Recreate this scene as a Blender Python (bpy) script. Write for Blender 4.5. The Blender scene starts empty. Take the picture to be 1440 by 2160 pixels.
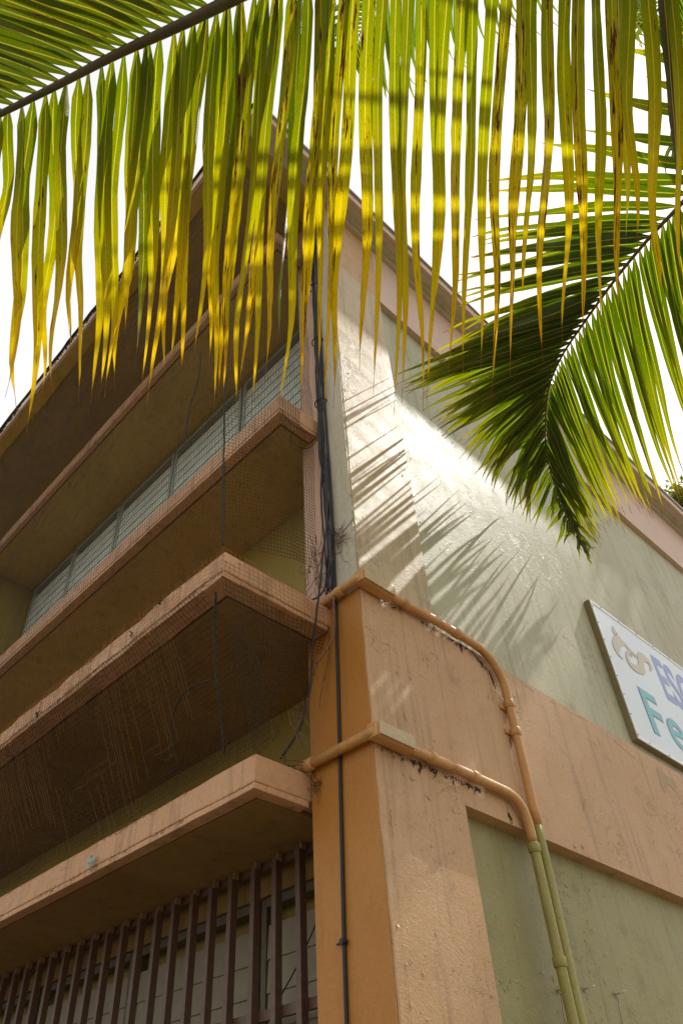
import bpy, bmesh, math, random
from mathutils import Vector, Matrix, noise as mnoise
random.seed(7)
S = bpy.context.scene
COL = S.collection

# ------------------------------------------------------------------ camera
CAM = Vector((-2.102, -1.850, 1.600))
yaw, pitch, roll = math.radians(46.6468), math.radians(42.9693), math.radians(-1.4974)
FPX, PX, PY = 1583.38, 640.97, 1133.53          # in pixels of a 1440 x 2160 picture
_f = Vector((math.cos(pitch)*math.cos(yaw), math.cos(pitch)*math.sin(yaw), math.sin(pitch)))
_r = Vector((math.sin(yaw), -math.cos(yaw), 0)); _u = _r.cross(_f)
R_ = math.cos(roll)*_r + math.sin(roll)*_u
U_ = -math.sin(roll)*_r + math.cos(roll)*_u
F_ = _f
cd = bpy.data.cameras.new('camera'); cam = bpy.data.objects.new('camera', cd); COL.objects.link(cam)
M = Matrix.Identity(4)
for i in range(3):
    M[i][0] = R_[i]; M[i][1] = U_[i]; M[i][2] = -F_[i]; M[i][3] = CAM[i]
cam.matrix_world = M
cd.sensor_fit = 'HORIZONTAL'; cd.sensor_width = 36; cd.lens = FPX/1440*36
cd.shift_x = (720-PX)/1440; cd.shift_y = (PY-1080)/1440
cd.clip_start = .05; cd.clip_end = 2000
S.camera = cam
# ------------------------------------------------------------------ light
SUN = Vector((6.44, -1.0, 8.65)).normalized()
EXPOSURE = 0.14
w = bpy.data.worlds.new('World'); S.world = w; w.use_nodes = True
nt = w.node_tree; nt.nodes.clear()
sky = nt.nodes.new('ShaderNodeTexSky'); sky.sky_type = 'NISHITA'; sky.sun_disc = False
sky.sun_elevation = math.asin(SUN.z); sky.sun_rotation = math.atan2(SUN.x, SUN.y)
sky.air_density = 1.6; sky.dust_density = 4.0; sky.ozone_density = .6
# thin bright cloud veil mixed over the blue
tc = nt.nodes.new('ShaderNodeTexCoord'); nz = nt.nodes.new('ShaderNodeTexNoise')
nz.inputs['Scale'].default_value = 1.6; nz.inputs['Detail'].default_value = 5
nt.links.new(tc.outputs['Generated'], nz.inputs['Vector'])
mr = nt.nodes.new('ShaderNodeMapRange'); mr.inputs[1].default_value = .3; mr.inputs[2].default_value = .7
mr.inputs[3].default_value = .70; mr.inputs[4].default_value = .92
nt.links.new(nz.outputs['Fac'], mr.inputs[0])
mx = nt.nodes.new('ShaderNodeMix'); mx.data_type = 'RGBA'; mx.inputs[7].default_value = (9.9, 9.7, 9.3, 1)
nt.links.new(mr.outputs[0], mx.inputs[0]); nt.links.new(sky.outputs[0], mx.inputs[6])
bg = nt.nodes.new('ShaderNodeBackground'); bg.inputs[1].default_value = .11
nt.links.new(mx.outputs[2], bg.inputs[0])
wo = nt.nodes.new('ShaderNodeOutputWorld'); nt.links.new(bg.outputs[0], wo.inputs[0])
sl = bpy.data.lights.new('sun', 'SUN'); sl.energy = 5.0; sl.angle = math.radians(.53); sl.color = (1, .95, .86)
so = bpy.data.objects.new('sun', sl); COL.objects.link(so); so.location = SUN*40
so.rotation_euler = SUN.to_track_quat('Z', 'Y').to_euler()
vs = S.view_settings; vs.view_transform = 'Standard'; vs.look = 'None'; vs.gamma = 1; vs.exposure = EXPOSURE
vs.use_curve_mapping = False
S.render.engine = 'CYCLES'
S.cycles.max_bounces = 8; S.cycles.transparent_max_bounces = 12

# ------------------------------------------------------------------ helpers
def ray(px, py):
    return (F_ + R_*((px-PX)/FPX) - U_*((py-PY)/FPX)).normalized()
def at(px, py, d): return CAM + ray(px, py)*d
def onX(px, py, X=0.): d = ray(px, py); return CAM + d*((X-CAM.x)/d.x)
def onY(px, py, Y=0.): d = ray(px, py); return CAM + d*((Y-CAM.y)/d.y)
def onZ(px, py, Z=0.): d = ray(px, py); return CAM + d*((Z-CAM.z)/d.z)
def lerp(a, b, t): return a + (b-a)*t

def mesh_obj(name, V, F, mat=None, parent=None, uv=None, smooth=False):
    me = bpy.data.meshes.new(name); me.from_pydata([tuple(v) for v in V], [], F)
    if uv:
        l = me.uv_layers.new(name='UVMap'); 
        li = [0.]*(2*len(me.loops))
        for k, lp in enumerate(me.loops):
            li[2*k], li[2*k+1] = uv[lp.vertex_index]
        l.data.foreach_set('uv', li)
    if smooth: me.polygons.foreach_set('use_smooth', [True]*len(me.polygons))
    if mat: me.materials.append(mat)
    me.update()
    o = bpy.data.objects.new(name, me); COL.objects.link(o)
    if parent: o.parent = parent
    return o
class MB:
    def __init__(s): s.V = []; s.F = []; s.UV = []
    def add(s, V, F, UV=None):
        n = len(s.V); s.V += [Vector(v) for v in V]; s.F += [tuple(i+n for i in f) for f in F]
        s.UV += UV if UV else [(0, 0)]*len(V); return s
    def box(s, x0, x1, y0, y1, z0, z1):
        V = [(x, y, z) for x in (x0, x1) for y in (y0, y1) for z in (z0, z1)]
        return s.add(V, [(0,1,3,2),(4,6,7,5),(0,4,5,1),(2,3,7,6),(0,2,6,4),(1,5,7,3)])
    def tube(s, pts, r, n=8, cap=True):
        pts = [Vector(p) for p in pts]; V = []; F = []
        rs = r if isinstance(r, (list, tuple)) else [r]*len(pts)
        t0 = (pts[1]-pts[0]).normalized()
        ref = Vector((0, 0, 1)) if abs(t0.z) < .9 else Vector((1, 0, 0))
        a = t0.cross(ref).normalized()
        for i, p in enumerate(pts):
            t = (pts[min(i+1, len(pts)-1)]-pts[max(i-1, 0)])
            if t.length < 1e-9: t = t0
            t.normalize()
            a = (a - t*a.dot(t)).normalized(); b = t.cross(a)
            for k in range(n):
                q = 2*math.pi*k/n; V.append(p + (a*math.cos(q)+b*math.sin(q))*rs[i])
        for i in range(len(pts)-1):
            for k in range(n):
                F.append((i*n+k, i*n+(k+1)%n, (i+1)*n+(k+1)%n, (i+1)*n+k))
        if cap and n > 2:
            F.append(tuple(range(n))[::-1]); F.append(tuple((len(pts)-1)*n+k for k in range(n)))
        return s.add(V, F)
    def build(s, name, mat, parent=None, smooth=False, uv=False):
        return mesh_obj(name, s.V, s.F, mat, parent, s.UV if uv else None, smooth)
def slab(name, x0, x1, y0, y1, z0, z1, mat, parent=None, bev=.006, seg=.12, jit=.0018, axis=None, corner=False):
    """box with worn, slightly uneven edges"""
    bm = bmesh.new(); bmesh.ops.create_cube(bm, size=1)
    sc = (x1-x0, y1-y0, z1-z0)
    for v in bm.verts:
        v.co = Vector((x0+(v.co.x+.5)*sc[0], y0+(v.co.y+.5)*sc[1], z0+(v.co.z+.5)*sc[2]))
    if bev:
        ge = [e for e in bm.edges if all(abs(v.co.x-x0) < 1e-5 and abs(v.co.y-y0) < 1e-5 for v in e.verts)] if corner else list(bm.edges)
        bmesh.ops.bevel(bm, geom=ge, offset=min(bev, min(sc)*.3), segments=2, affect='EDGES', profile=.6)
    ax = axis if axis is not None else max(range(3), key=lambda i: sc[i])
    nseg = min(90, int(sc[ax]/seg))
    if nseg > 1:
        lo = (x0, y0, z0)[ax]; nv = Vector((0, 0, 0)); nv[ax] = 1
        for k in range(1, nseg):
            p = Vector((0, 0, 0)); p[ax] = lo + sc[ax]*k/nseg
            bmesh.ops.bisect_plane(bm, geom=bm.verts[:]+bm.edges[:]+bm.faces[:], plane_co=p, plane_no=nv)
    if jit:
        for v in bm.verts:
            if corner and v.co.x > x0+.1: continue
            n = mnoise.noise_vector(v.co*9)*jit*1.5 + mnoise.noise_vector(v.co*37)*jit
            v.co += n
    me = bpy.data.meshes.new(name); bm.to_mesh(me); bm.free(); me.materials.append(mat)
    o = bpy.data.objects.new(name, me); COL.objects.link(o)
    if parent: o.parent = parent
    return o
def thing(name, label, cat, loc=(0, 0, 0), group=None):
    o = bpy.data.objects.new(name, None); COL.objects.link(o); o.location = loc
    o.empty_display_size = .2
    return tag(o, label, cat, group)
def tag(o, label, cat, group=None):
    o['label'] = label; o['category'] = cat
    if group: o['group'] = group
    return o
def struct(o): o['kind'] = 'structure'; return o
def stuff(o): o['kind'] = 'stuff'; return o
def bez(a, b, c, n): return [a*(1-t)**2 + b*2*t*(1-t) + c*t*t for t in [i/n for i in range(n+1)]]
def smooth_path(P, sub=6):
    P = [Vector(p) for p in P]; out = []
    for i in range(len(P)-1):
        p0 = P[max(i-1, 0)]; p1 = P[i]; p2 = P[i+1]; p3 = P[min(i+2, len(P)-1)]
        for k in range(sub):
            t = k/sub
            out.append(.5*((2*p1)+(p2-p0)*t+(2*p0-5*p1+4*p2-p3)*t*t+(-p0+3*p1-3*p2+p3)*t**3))
    out.append(P[-1]); return out
def round_path(P, r, n=6):
    P = [Vector(p) for p in P]; out = [P[0]]
    for i in range(1, len(P)-1):
        a = (P[i-1]-P[i]); b = (P[i+1]-P[i]); rr = min(r[i-1] if isinstance(r, list) else r, a.length*.49, b.length*.49)
        out += bez(P[i]+a.normalized()*rr, P[i], P[i]+b.normalized()*rr, n)
    out.append(P[-1]); return out

# ------------------------------------------------------------------ materials
class NG:
    def __init__(s, name):
        s.m = bpy.data.materials.new(name); s.m.use_nodes = True; s.t = s.m.node_tree; s.t.nodes.clear()
        s.out = s.t.nodes.new('ShaderNodeOutputMaterial'); s.L = s.t.links
    def n(s, typ, **kw):
        x = s.t.nodes.new(typ)
        for k, v in kw.items(): setattr(x, k, v)
        return x
    def link(s, a, b): s.L.new(a, b)
    def coord(s, kind='Object'):
        return s.n('ShaderNodeTexCoord').outputs[kind]
    def mapping(s, vec, scale=(1, 1, 1), rot=(0, 0, 0), loc=(0, 0, 0)):
        m = s.n('ShaderNodeMapping'); m.inputs['Scale'].default_value = scale; m.inputs['Rotation'].default_value = rot
        m.inputs['Location'].default_value = loc; s.link(vec, m.inputs[0]); return m.outputs[0]
    def noise(s, vec, scale, detail=4, rough=.55, dist=0):
        x = s.n('ShaderNodeTexNoise'); x.inputs['Scale'].default_value = scale; x.inputs['Detail'].default_value = detail
        x.inputs['Roughness'].default_value = rough; x.inputs['Distortion'].default_value = dist
        s.link(vec, x.inputs['Vector']); return x.outputs['Fac']
    def rng(s, v, a, b, c=0, d=1, interp='LINEAR'):
        x = s.n('ShaderNodeMapRange'); x.interpolation_type = interp
        for i, q in enumerate((a, b, c, d)): x.inputs[i+1].default_value = q
        s.link(v, x.inputs[0]); return x.outputs[0]
    def math(s, op, a, b=None, clamp=False):
        x = s.n('ShaderNodeMath', operation=op); x.use_clamp = clamp
        for i, q in enumerate((a, b)):
            if q is None: continue
            if isinstance(q, (int, float)): x.inputs[i].default_value = q
            else: s.link(q, x.inputs[i])
        return x.outputs[0]
    def mix(s, f, a, b, blend='MIX'):
        x = s.n('ShaderNodeMix', data_type='RGBA', blend_type=blend)
        for i, q in ((0, f), (6, a), (7, b)):
            if isinstance(q, (int, float)): x.inputs[i].default_value = q
            elif isinstance(q, (tuple, list)): x.inputs[i].default_value = (*q, 1)
            else: s.link(q, x.inputs[i])
        return x.outputs[2]
    def xyz(s, vec):
        x = s.n('ShaderNodeSeparateXYZ'); s.link(vec, x.inputs[0]); return x.outputs
    def bump(s, h, strength=.3, dist=.01, nrm=None):
        b = s.n('ShaderNodeBump'); b.inputs['Strength'].default_value = strength; b.inputs['Distance'].default_value = dist
        s.link(h, b.inputs['Height'])
        if nrm: s.link(nrm, b.inputs['Normal'])
        return b.outputs[0]
    def bsdf(s, col, rough=.5, nrm=None, metal=0, spec=.5):
        b = s.n('ShaderNodeBsdfPrincipled')
        if isinstance(col, (tuple, list)): b.inputs['Base Color'].default_value = (*col, 1)
        else: s.link(col, b.inputs['Base Color'])
        if isinstance(rough, (int, float)): b.inputs['Roughness'].default_value = rough
        else: s.link(rough, b.inputs['Roughness'])
        b.inputs['Metallic'].default_value = metal; b.inputs['Specular IOR Level'].default_value = spec
        if nrm: s.link(nrm, b.inputs['Normal'])
        s.link(b.outputs[0], s.out.inputs[0]); return b

def paint(name, c1, c2, rough=.42, grime=.25, peel=.5, tex=1., under=(.50, .46, .36), zones=None, stain=None):
    """old glossy wall paint over rendered concrete"""
    g = NG(name); co = g.coord()
    big = g.noise(co, 1.3, 5, .6); mid = g.noise(co, 7, 5, .6)
    col = g.mix(g.rng(big, .3, .7), c1, c2)
    if zones:
        x = g.xyz(co)
        for axis, lo, hi, cc, cc2 in zones:       # painted areas of another colour
            jag = g.math('ADD', x[axis], g.math('MULTIPLY', g.math('SUBTRACT', g.noise(co, 30, 3), .5), .02))
            m = g.math('MULTIPLY', g.math('GREATER_THAN', jag, lo), g.math('LESS_THAN', jag, hi))
            col = g.mix(m, col, g.mix(g.rng(big, .3, .7), cc, cc2))
    # vertical weathering streaks and mottled dirt
    st = g.noise(g.mapping(co, (9, 9, .6)), 1.4, 5, .65)
    col = g.mix(g.math('MULTIPLY', g.rng(st, .52, .74), grime), col, (.10, .07, .03))
    col = g.mix(g.math('MULTIPLY', g.rng(mid, .58, .75), grime*.8), col, (.16, .11, .05))
    fine = g.noise(co, 60, 4, .7)
    col = g.mix(g.math('MULTIPLY', g.rng(fine, .35, .75), .26), col, (.12, .09, .05))
    sc = g.noise(g.mapping(co, (30, 30, 9), (0, .5, 0)), 1.6, 5, .7)
    col = g.mix(g.math('MULTIPLY', g.rng(sc, .66, .74), .30), col, (.62, .52, .38))
    # chips of missing paint
    chn = g.noise(co, 11, 6, .62, .6)
    chip = g.math('MULTIPLY', g.rng(chn, .735-.03*peel, .742-.03*peel), g.rng(g.noise(co, 1.9, 2), .5, .58))
    col = g.mix(g.math('MULTIPLY', chip, min(1, peel*1.6)), col, under)
    # ridge-like blisters / cracks
    w1 = g.noise(co, 5, 7, .62, 1.2)
    crack = g.math('SUBTRACT', 1, g.rng(g.math('ABSOLUTE', g.math('SUBTRACT', w1, .5)), 0, .012))
    cmask = g.rng(g.noise(g.mapping(co, loc=(5, 3, 1)), 1.7, 3), .52, .62)
    crack = g.math('MULTIPLY', crack, cmask)
    col = g.mix(g.math('MULTIPLY', crack, .14*peel), col, (.16, .11, .06))
    # speckled blobs from thick roller paint
    orange = g.noise(co, 95, 3, .6); lump = g.noise(co, 24, 4, .6)
    spots = g.rng(g.noise(co, 38, 2, .5), .66, .74)
    dots = g.rng(g.noise(g.mapping(co, loc=(2, 7, 4)), 55, 2, .4), .72, .77)
    col = g.mix(g.math('MULTIPLY', dots, .35), col, (.10, .07, .04))
    if stain:
        axis, top, bot, amt = stain
    h = g.math('ADD', g.math('MULTIPLY', orange, .50*tex), g.math('MULTIPLY', lump, .36*tex))
    h = g.math('ADD', h, g.math('MULTIPLY', spots, .35*tex))
    h = g.math('ADD', h, g.math('MULTIPLY', crack, .35*peel))
    h = g.math('SUBTRACT', h, g.math('MULTIPLY', chip, .3))
    nr = g.bump(h, .7, .0060)
    ro = g.math('ADD', rough, g.math('MULTIPLY', g.math('SUBTRACT', mid, .5), .25))
    g.bsdf(col, ro, nr, spec=.38)
    return g.m
PINK = (.55, .33, .22); PEACH = (.60, .36, .20); OCHRE = (.58, .33, .085); CREAM = (.60, .53, .38)
GREEN1 = (.40, .41, .25); GREEN2 = (.47, .47, .33); OLIVE = (.40, .34, .09)
m_wall = paint('peach wall paint', (.51, .295, .135), (.58, .37, .20), .56, .5, 1.2, .9,
               zones=[(2, 3.90, 7.16, (.50, .385, .22), (.57, .46, .31))])
m_side = paint('shade-deepened orange pillar paint', (.43, .165, .018), (.48, .21, .03), .5, .25, .4, .55)  # wall's orange deepened; the side face's dimmer warm light is in the colour
m_pinkside = paint('pink pillar paint', (.56, .36, .25), (.60, .38, .25), .5, .25, .5, .5)
m_cream = paint('cream pillar paint', (.56, .52, .38), (.60, .55, .42), .5, .35, .5, .55)
m_green = paint('pale green wall paint', (.41, .405, .255), (.49, .48, .34), .57, .38, .9, .75)
m_green2 = paint('moss green wall paint', (.27, .245, .085), (.33, .30, .12), .48, .45, .8, 1.1)
m_greenshade = paint('shaded green wall paint', (.29, .215, .04), (.33, .25, .055), .6, .3, .2, .4)  # the panels' green; warm shade of the recess is put into this olive
m_soffit = paint('shade-darkened tan ceiling paint', (.24, .14, .034), (.35, .22, .065), .7, .6, .4, .3)  # browner ceiling tan with the lower ledges' deeper shade put into the colour
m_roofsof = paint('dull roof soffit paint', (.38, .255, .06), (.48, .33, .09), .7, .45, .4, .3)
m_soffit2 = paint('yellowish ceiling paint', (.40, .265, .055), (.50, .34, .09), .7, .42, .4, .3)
m_eaves = paint('eaves paint', (.50, .45, .32), (.56, .50, .36), .6, .3, .3, .4)
m_ledge = paint('worn peach ledge paint', (.58, .31, .15), (.64, .38, .21), .6, .6, 1.0, .8, under=(.62, .50, .36))
m_beam = paint('pink beam paint', (.62, .44, .34), (.66, .48, .38), .5, .2, .3, .6)
m_pipe = paint('painted pipe orange', (.55, .26, .07), (.60, .32, .11), .42, .5, .5, .5, under=(.5, .5, .4))
m_pipeg = paint('painted pipe green', (.30, .27, .06), (.37, .33, .10), .42, .45, .5, .5, under=(.5, .5, .4))

def simple(name, c1, c2, rough=.5, scale=30, metal=0, bump=.2, dist=.002, spec=.5):
    g = NG(name); co = g.coord(); n = g.noise(co, scale, 5, .6)
    col = g.mix(g.rng(n, .3, .7), c1, c2)
    g.bsdf(col, rough, g.bump(n, bump, dist), metal, spec); return g.m
m_black = simple('black cable sheath', (.008, .008, .009), (.02, .02, .022), .6, 40)
m_bluek = simple('blue black cable sheath', (.010, .014, .022), (.025, .03, .042), .6, 40)
m_rustc = simple('paint flecked cable', (.30, .12, .05), (.03, .02, .02), .6, 60)
m_rope = simple('grey black twisted rope', (.012, .011, .009), (.07, .065, .05), .9, 200)
m_net = simple('dark net thread', (.015, .013, .01), (.03, .025, .015), .8, 50)
m_neto = simple('sun bleached orange net thread', (.20, .09, .025), (.27, .13, .04), .7, 50)
m_bar = simple('dark brown painted steel', (.085, .045, .028), (.13, .075, .045), .5, 25)
m_slat = simple('grey jalousie slat', (.25, .215, .14), (.31, .27, .18), .5, 9, bump=.1)
m_slatb = simple('pale blue jalousie slat', (.50, .56, .50), (.58, .63, .57), .5, 9, bump=.1)
m_wframe = simple('window frame metal', (.30, .33, .29), (.36, .39, .35), .5, 20)
m_wbrown = simple('brown window frame', (.10, .08, .05), (.15, .12, .08), .5, 20)
m_metal = simple('roof edge metal', (.33, .33, .34), (.45, .45, .46), .4, 12, .6)
m_moss = simple('black roof mould', (.012, .01, .008), (.05, .04, .03), .95, 80, bump=1, dist=.01)
m_brkt = simple('galvanised bracket', (.40, .38, .33), (.55, .52, .46), .5, 60, .4)
m_rach = simple('green brown midrib', (.05, .04, .012), (.08, .06, .02), .5, 40)
m_rach2 = simple('dark brown midrib', (.06, .035, .015), (.10, .06, .02), .5, 40)
m_bark = simple('palm bark', (.16, .13, .10), (.28, .24, .19), .9, 14, bump=.8, dist=.02)
m_conc = simple('bare concrete', (.30, .28, .24), (.40, .37, .31), .85, 10, bump=.5, dist=.004)
m_rag = simple('faded blue rag', (.30, .42, .42), (.42, .50, .48), .8, 40)
m_twig = simple('dry twig', (.10, .06, .03), (.22, .14, .07), .9, 50)
m_soot = simple('black flaking grime', (.015, .01, .008), (.07, .045, .025), .95, 90, bump=1, dist=.004)
m_flake = simple('curled paint flake', (.45, .30, .15), (.55, .42, .28), .6, 50)
m_screw = simple('dark screw head', (.03, .03, .03), (.07, .07, .07), .4, 80, .5)

def leafmat(name, ramp, trans=.55, blot=1., tipc=(.13, .06, .02)):
    g = NG(name); uv = g.coord('UV'); x = g.xyz(uv)
    oi = g.n('ShaderNodeObjectInfo'); rnd = oi.outputs['Random']
    off = g.n('ShaderNodeCombineXYZ'); g.link(g.math('MULTIPLY', rnd, 37.), off.inputs[0]); g.link(g.math('MULTIPLY', rnd, 91.), off.inputs[1])
    va = g.n('ShaderNodeVectorMath', operation='ADD'); g.link(uv, va.inputs[0]); g.link(off.outputs[0], va.inputs[1])
    p = va.outputs[0]
    n1 = g.noise(g.mapping(p, (1.5, 5, 1)), 1, 4, .6)
    t = g.math('ADD', x[1], g.math('ADD', g.math('MULTIPLY', g.math('SUBTRACT', n1, .5), .5), g.math('MULTIPLY', g.math('SUBTRACT', rnd, .5), .22)))
    cr = g.n('ShaderNodeValToRGB'); g.link(t, cr.inputs[0])
    e = cr.color_ramp.elements
    e[0].position, e[0].color = ramp[0][0], (*ramp[0][1], 1); e[1].position, e[1].color = ramp[-1][0], (*ramp[-1][1], 1)
    for pos, c in ramp[1:-1]:
        q = e.new(pos); q.color = (*c, 1)
    col = cr.outputs[0]
    # long fine veins
    vein = g.noise(g.mapping(p, (46, 1.2, 1)), 1, 3, .5)
    col = g.mix(g.math('MULTIPLY', g.rng(vein, .4, .65), .28), col, (.04, .07, .005))
    # yellow flecks
    fl = g.noise(g.mapping(p, (26, 110, 1)), 1, 3, .6)
    col = g.mix(g.math('MULTIPLY', g.rng(fl, .60, .70), g.rng(x[1], .1, .7, .25, .8)), col, (.62, .42, .04))
    rib = g.rng(g.math('ABSOLUTE', g.math('SUBTRACT', x[0], .5)), .02, .05, 1, 0)
    col = g.mix(g.math('MULTIPLY', rib, .75), col, (.50, .40, .08))
    # rust and necrotic patches
    r1 = g.noise(g.mapping(p, (4.2, 9, 1)), 1, 6, .68)
    thr = g.math('ADD', g.math('MULTIPLY', g.math('POWER', rnd, 2.0), -.12*blot), .655)
    d = g.math('SUBTRACT', r1, thr)
    blotch = g.rng(d, 0, .02)
    halo = g.rng(d, -.06, 0)
    col = g.mix(g.math('MULTIPLY', halo, .55), col, (.30, .17, .02))
    col = g.mix(blotch, col, (.065, .022, .010))
    spk = g.rng(g.noise(g.mapping(p, (16, 60, 1)), 1, 2, .5), .665, .71)
    col = g.mix(g.math('MULTIPLY', spk, .8), col, (.12, .045, .012))
    edge = g.math('MULTIPLY', g.rng(g.math('ABSOLUTE', g.math('SUBTRACT', x[0], .5)), .40, .49), g.rng(n1, .45, .62))
    col = g.mix(g.math('MULTIPLY', edge, .6), col, (.20, .09, .02))
    tipm = g.rng(g.math('ADD', x[1], g.math('MULTIPLY', g.math('SUBTRACT', r1, .5), .08)), .93, .965)
    col = g.mix(tipm, col, tipc)
    dif = g.n('ShaderNodeBsdfPrincipled'); g.link(col, dif.inputs['Base Color']); dif.inputs['Roughness'].default_value = .42; dif.inputs['Specular IOR Level'].default_value = .22
    nb = g.bump(g.math('ADD', vein, g.math('MULTIPLY', n1, 2)), .35, .002); g.link(nb, dif.inputs['Normal'])
    tr = g.n('ShaderNodeBsdfTranslucent')
    sat = g.n('ShaderNodeHueSaturation'); sat.inputs['Saturation'].default_value = 1.1; sat.inputs['Value'].default_value = 1.75
    g.link(col, sat.inputs['Color']); g.link(sat.outputs[0], tr.inputs[0]); g.link(nb, tr.inputs['Normal'])
    ms = g.n('ShaderNodeMixShader'); g.link(g.math('MULTIPLY', g.math('SUBTRACT', 1, g.math('MULTIPLY', blotch, .8)), trans), ms.inputs[0])
    g.link(dif.outputs[0], ms.inputs[1]); g.link(tr.outputs[0], ms.inputs[2]); g.link(ms.outputs[0], g.out.inputs[0])
    return g.m
m_leafA = leafmat('old coconut leaflet', [(0, (.075, .115, .006)), (.28, (.15, .18, .010)), (.52, (.29, .27, .014)), (.76, (.48, .34, .016)), (1, (.55, .32, .025))], .58, 1.)
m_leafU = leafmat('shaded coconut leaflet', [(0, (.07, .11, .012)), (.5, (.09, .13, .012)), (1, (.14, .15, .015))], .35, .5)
m_leafB = leafmat('green coconut leaflet', [(0, (.035, .075, .006)), (.45, (.065, .12, .008)), (.78, (.16, .19, .012)), (1, (.36, .30, .02))], .45, .25)
m_leafD = leafmat('shade-darkened green coconut leaflet', [(0, (.03, .07, .008)), (.5, (.05, .10, .010)), (1, (.14, .16, .02))], .35, .2)  # darker copy of the green leaflet, shade from overlapping leaflets put into it
m_leafC = leafmat('far coconut leaflet', [(0, (.06, .14, .02)), (.6, (.11, .20, .02)), (1, (.25, .26, .03))], .45, .2)
m_leafshade = leafmat('shade-darkened brown leaflet', [(0, (.05, .05, .01)), (.5, (.06, .04, .012)), (1, (.05, .02, .01))], .15, .6)  # brownish leaflet with the dark of its shade put into the colour
m_tree = leafmat('broad tree leaf', [(0, (.05, .10, .01)), (.5, (.07, .13, .015)), (1, (.10, .17, .02))], .4, 0)

# ------------------------------------------------------------------ ground
g = NG('weathered paving'); co = g.coord(); n = g.noise(co, .8, 6, .6)
g.bsdf(g.mix(g.rng(n, .3, .7), (.13, .10, .065), (.18, .14, .09)), .85, g.bump(g.noise(co, 25, 5), .4, .01)); m_ground = g.m
mb = MB(); N = 24
mb.add([((i/N-.5)*600, (j/N-.5)*600, 0) for i in range(N+1) for j in range(N+1)],
       [(i*(N+1)+j, (i+1)*(N+1)+j, (i+1)*(N+1)+j+1, i*(N+1)+j+1) for i in range(N) for j in range(N)])
struct(mb.build('ground', m_ground))

# ------------------------------------------------------------------ building
B = thing('building', 'two storey school building with peach and pale green paint, ledges and wide flat eaves', 'building', (0, 0, 0))
def part(name, *a, **k): return slab(name, *a, parent=B, **k)
XE, YE = 15., 12.5
# right hand wall: frame of pilaster, band and top beam stands proud of the panels
part('corner_pilaster', .002, .56, 0, .36, 0, 8.1, m_wall, bev=.009, jit=.0028, seg=.10, corner=True)
part('wall_band', .5603, XE, .0, .30, 2.95, 3.885, m_wall, bev=0, jit=0)
part('top_beam', .5603, XE, .0, .30, 7.165, 8.1, m_beam, bev=0, jit=0)
part('upper_wall_panel', .55, XE, .05, .28, 3.88, 7.17, m_green, bev=0, seg=.5, jit=0)
part('lower_wall_panel', .55, XE, .07, .28, 0, 2.955, m_green2, bev=0, seg=.5, jit=0)
# left hand face of the corner pillar: painted strips (3 mm skins over the pilaster)
part('pillar_side', -.004, .0, .002, .365, 0, 3.86, m_side, bev=0, jit=0)
part('pillar_side', -.004, .0, .185, .365, 3.862, 8.1, m_pinkside, bev=0, jit=0)
part('pillar_side', -.0045, .0, .0015, .183, 3.862, 8.1, m_cream, bev=0, jit=0)
# recessed wall of the left hand side
part('recessed_wall', .33, .55, .36, YE, 2.93, 5.45, m_greenshade, bev=0, jit=0)
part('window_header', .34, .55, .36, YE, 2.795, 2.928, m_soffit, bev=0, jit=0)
part('recessed_wall', .33, .55, .36, YE, 7.43, 8.1, m_greenshade, bev=0, jit=0)
part('recessed_wall', .45, .55, .36, YE, 0, 2.794, m_greenshade, bev=0, jit=0)
part('recessed_wall', .45, .55, .36, YE, 5.452, 7.428, m_greenshade, bev=0, jit=0)
part('fin_wall', -.28, .45, 5.60, 5.72, 5.34, 7.44, m_greenshade, bev=0, jit=0)
part('fin_wall', -.28, .45, 5.60, 5.72, 0, 2.91, m_greenshade, bev=0, jit=0)
def ledge(x0, y0, z0, z1, rim, m_edge, m_under, jit, name='ledge', xin=.34):
    """projecting concrete ledge: rim strip, drip groove and soffit panel"""
    L = part(name, x0, xin, y0, YE, z0+.028, z1, m_edge, bev=.007, jit=jit, seg=.07)
    r = slab('rim', x0+.004, x0+rim, y0+.004, YE, z0, z0+.0285, m_edge, L, .005, .09, jit*.7)
    r2 = slab('rim', x0+rim+.001, -.012, y0+.004, y0+rim, z0, z0+.0285, m_edge, L, .005, .09, jit*.5)
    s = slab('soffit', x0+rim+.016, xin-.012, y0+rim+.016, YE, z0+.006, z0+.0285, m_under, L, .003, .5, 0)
    return L
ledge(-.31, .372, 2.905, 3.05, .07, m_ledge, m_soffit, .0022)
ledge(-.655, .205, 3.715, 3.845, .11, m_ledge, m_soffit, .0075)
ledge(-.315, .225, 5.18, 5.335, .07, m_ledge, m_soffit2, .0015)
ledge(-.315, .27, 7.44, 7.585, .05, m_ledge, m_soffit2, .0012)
# roof: slab with soffit strips, fascia and metal lip
RX, RY = -.93, -.19
roof = part('roof', RX+.03, XE, RY+.03, YE, 8.135, 8.26, m_conc, bev=.01, seg=.4, jit=.003)
slab('fascia', RX, RX+.03, RY, YE, 8.10, 8.235, m_beam, roof, .004, .08, .0035)
slab('fascia', RX+.031, XE, RY, RY+.03, 8.10, 8.215, m_beam, roof, .004, .3, .001)
slab('metal_lip', RX+.012, XE, RY-.022, RY+.03, 8.217, 8.25, m_metal, roof, .003, .3, .0012)
slab('roof_edge', RX-.02, RX+.011, RY-.022, YE, 8.236, 8.262, m_moss, roof, .004, .05, .006)
slab('soffit', RX+.031, XE, RY+.031, -.001, 8.10, 8.134, m_eaves, roof, 0, .3, 0, axis=0)
slab('soffit', RX+.031, .33, .0, YE, 8.10, 8.134, m_roofsof, roof, 0, .3, 0)
mb = MB(); mb.box(.0, XE, -.035, -.002, 8.05, 8.098)
mb.box(RX+.06, XE, -.10, -.095, 8.094, 8.0995)
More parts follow.
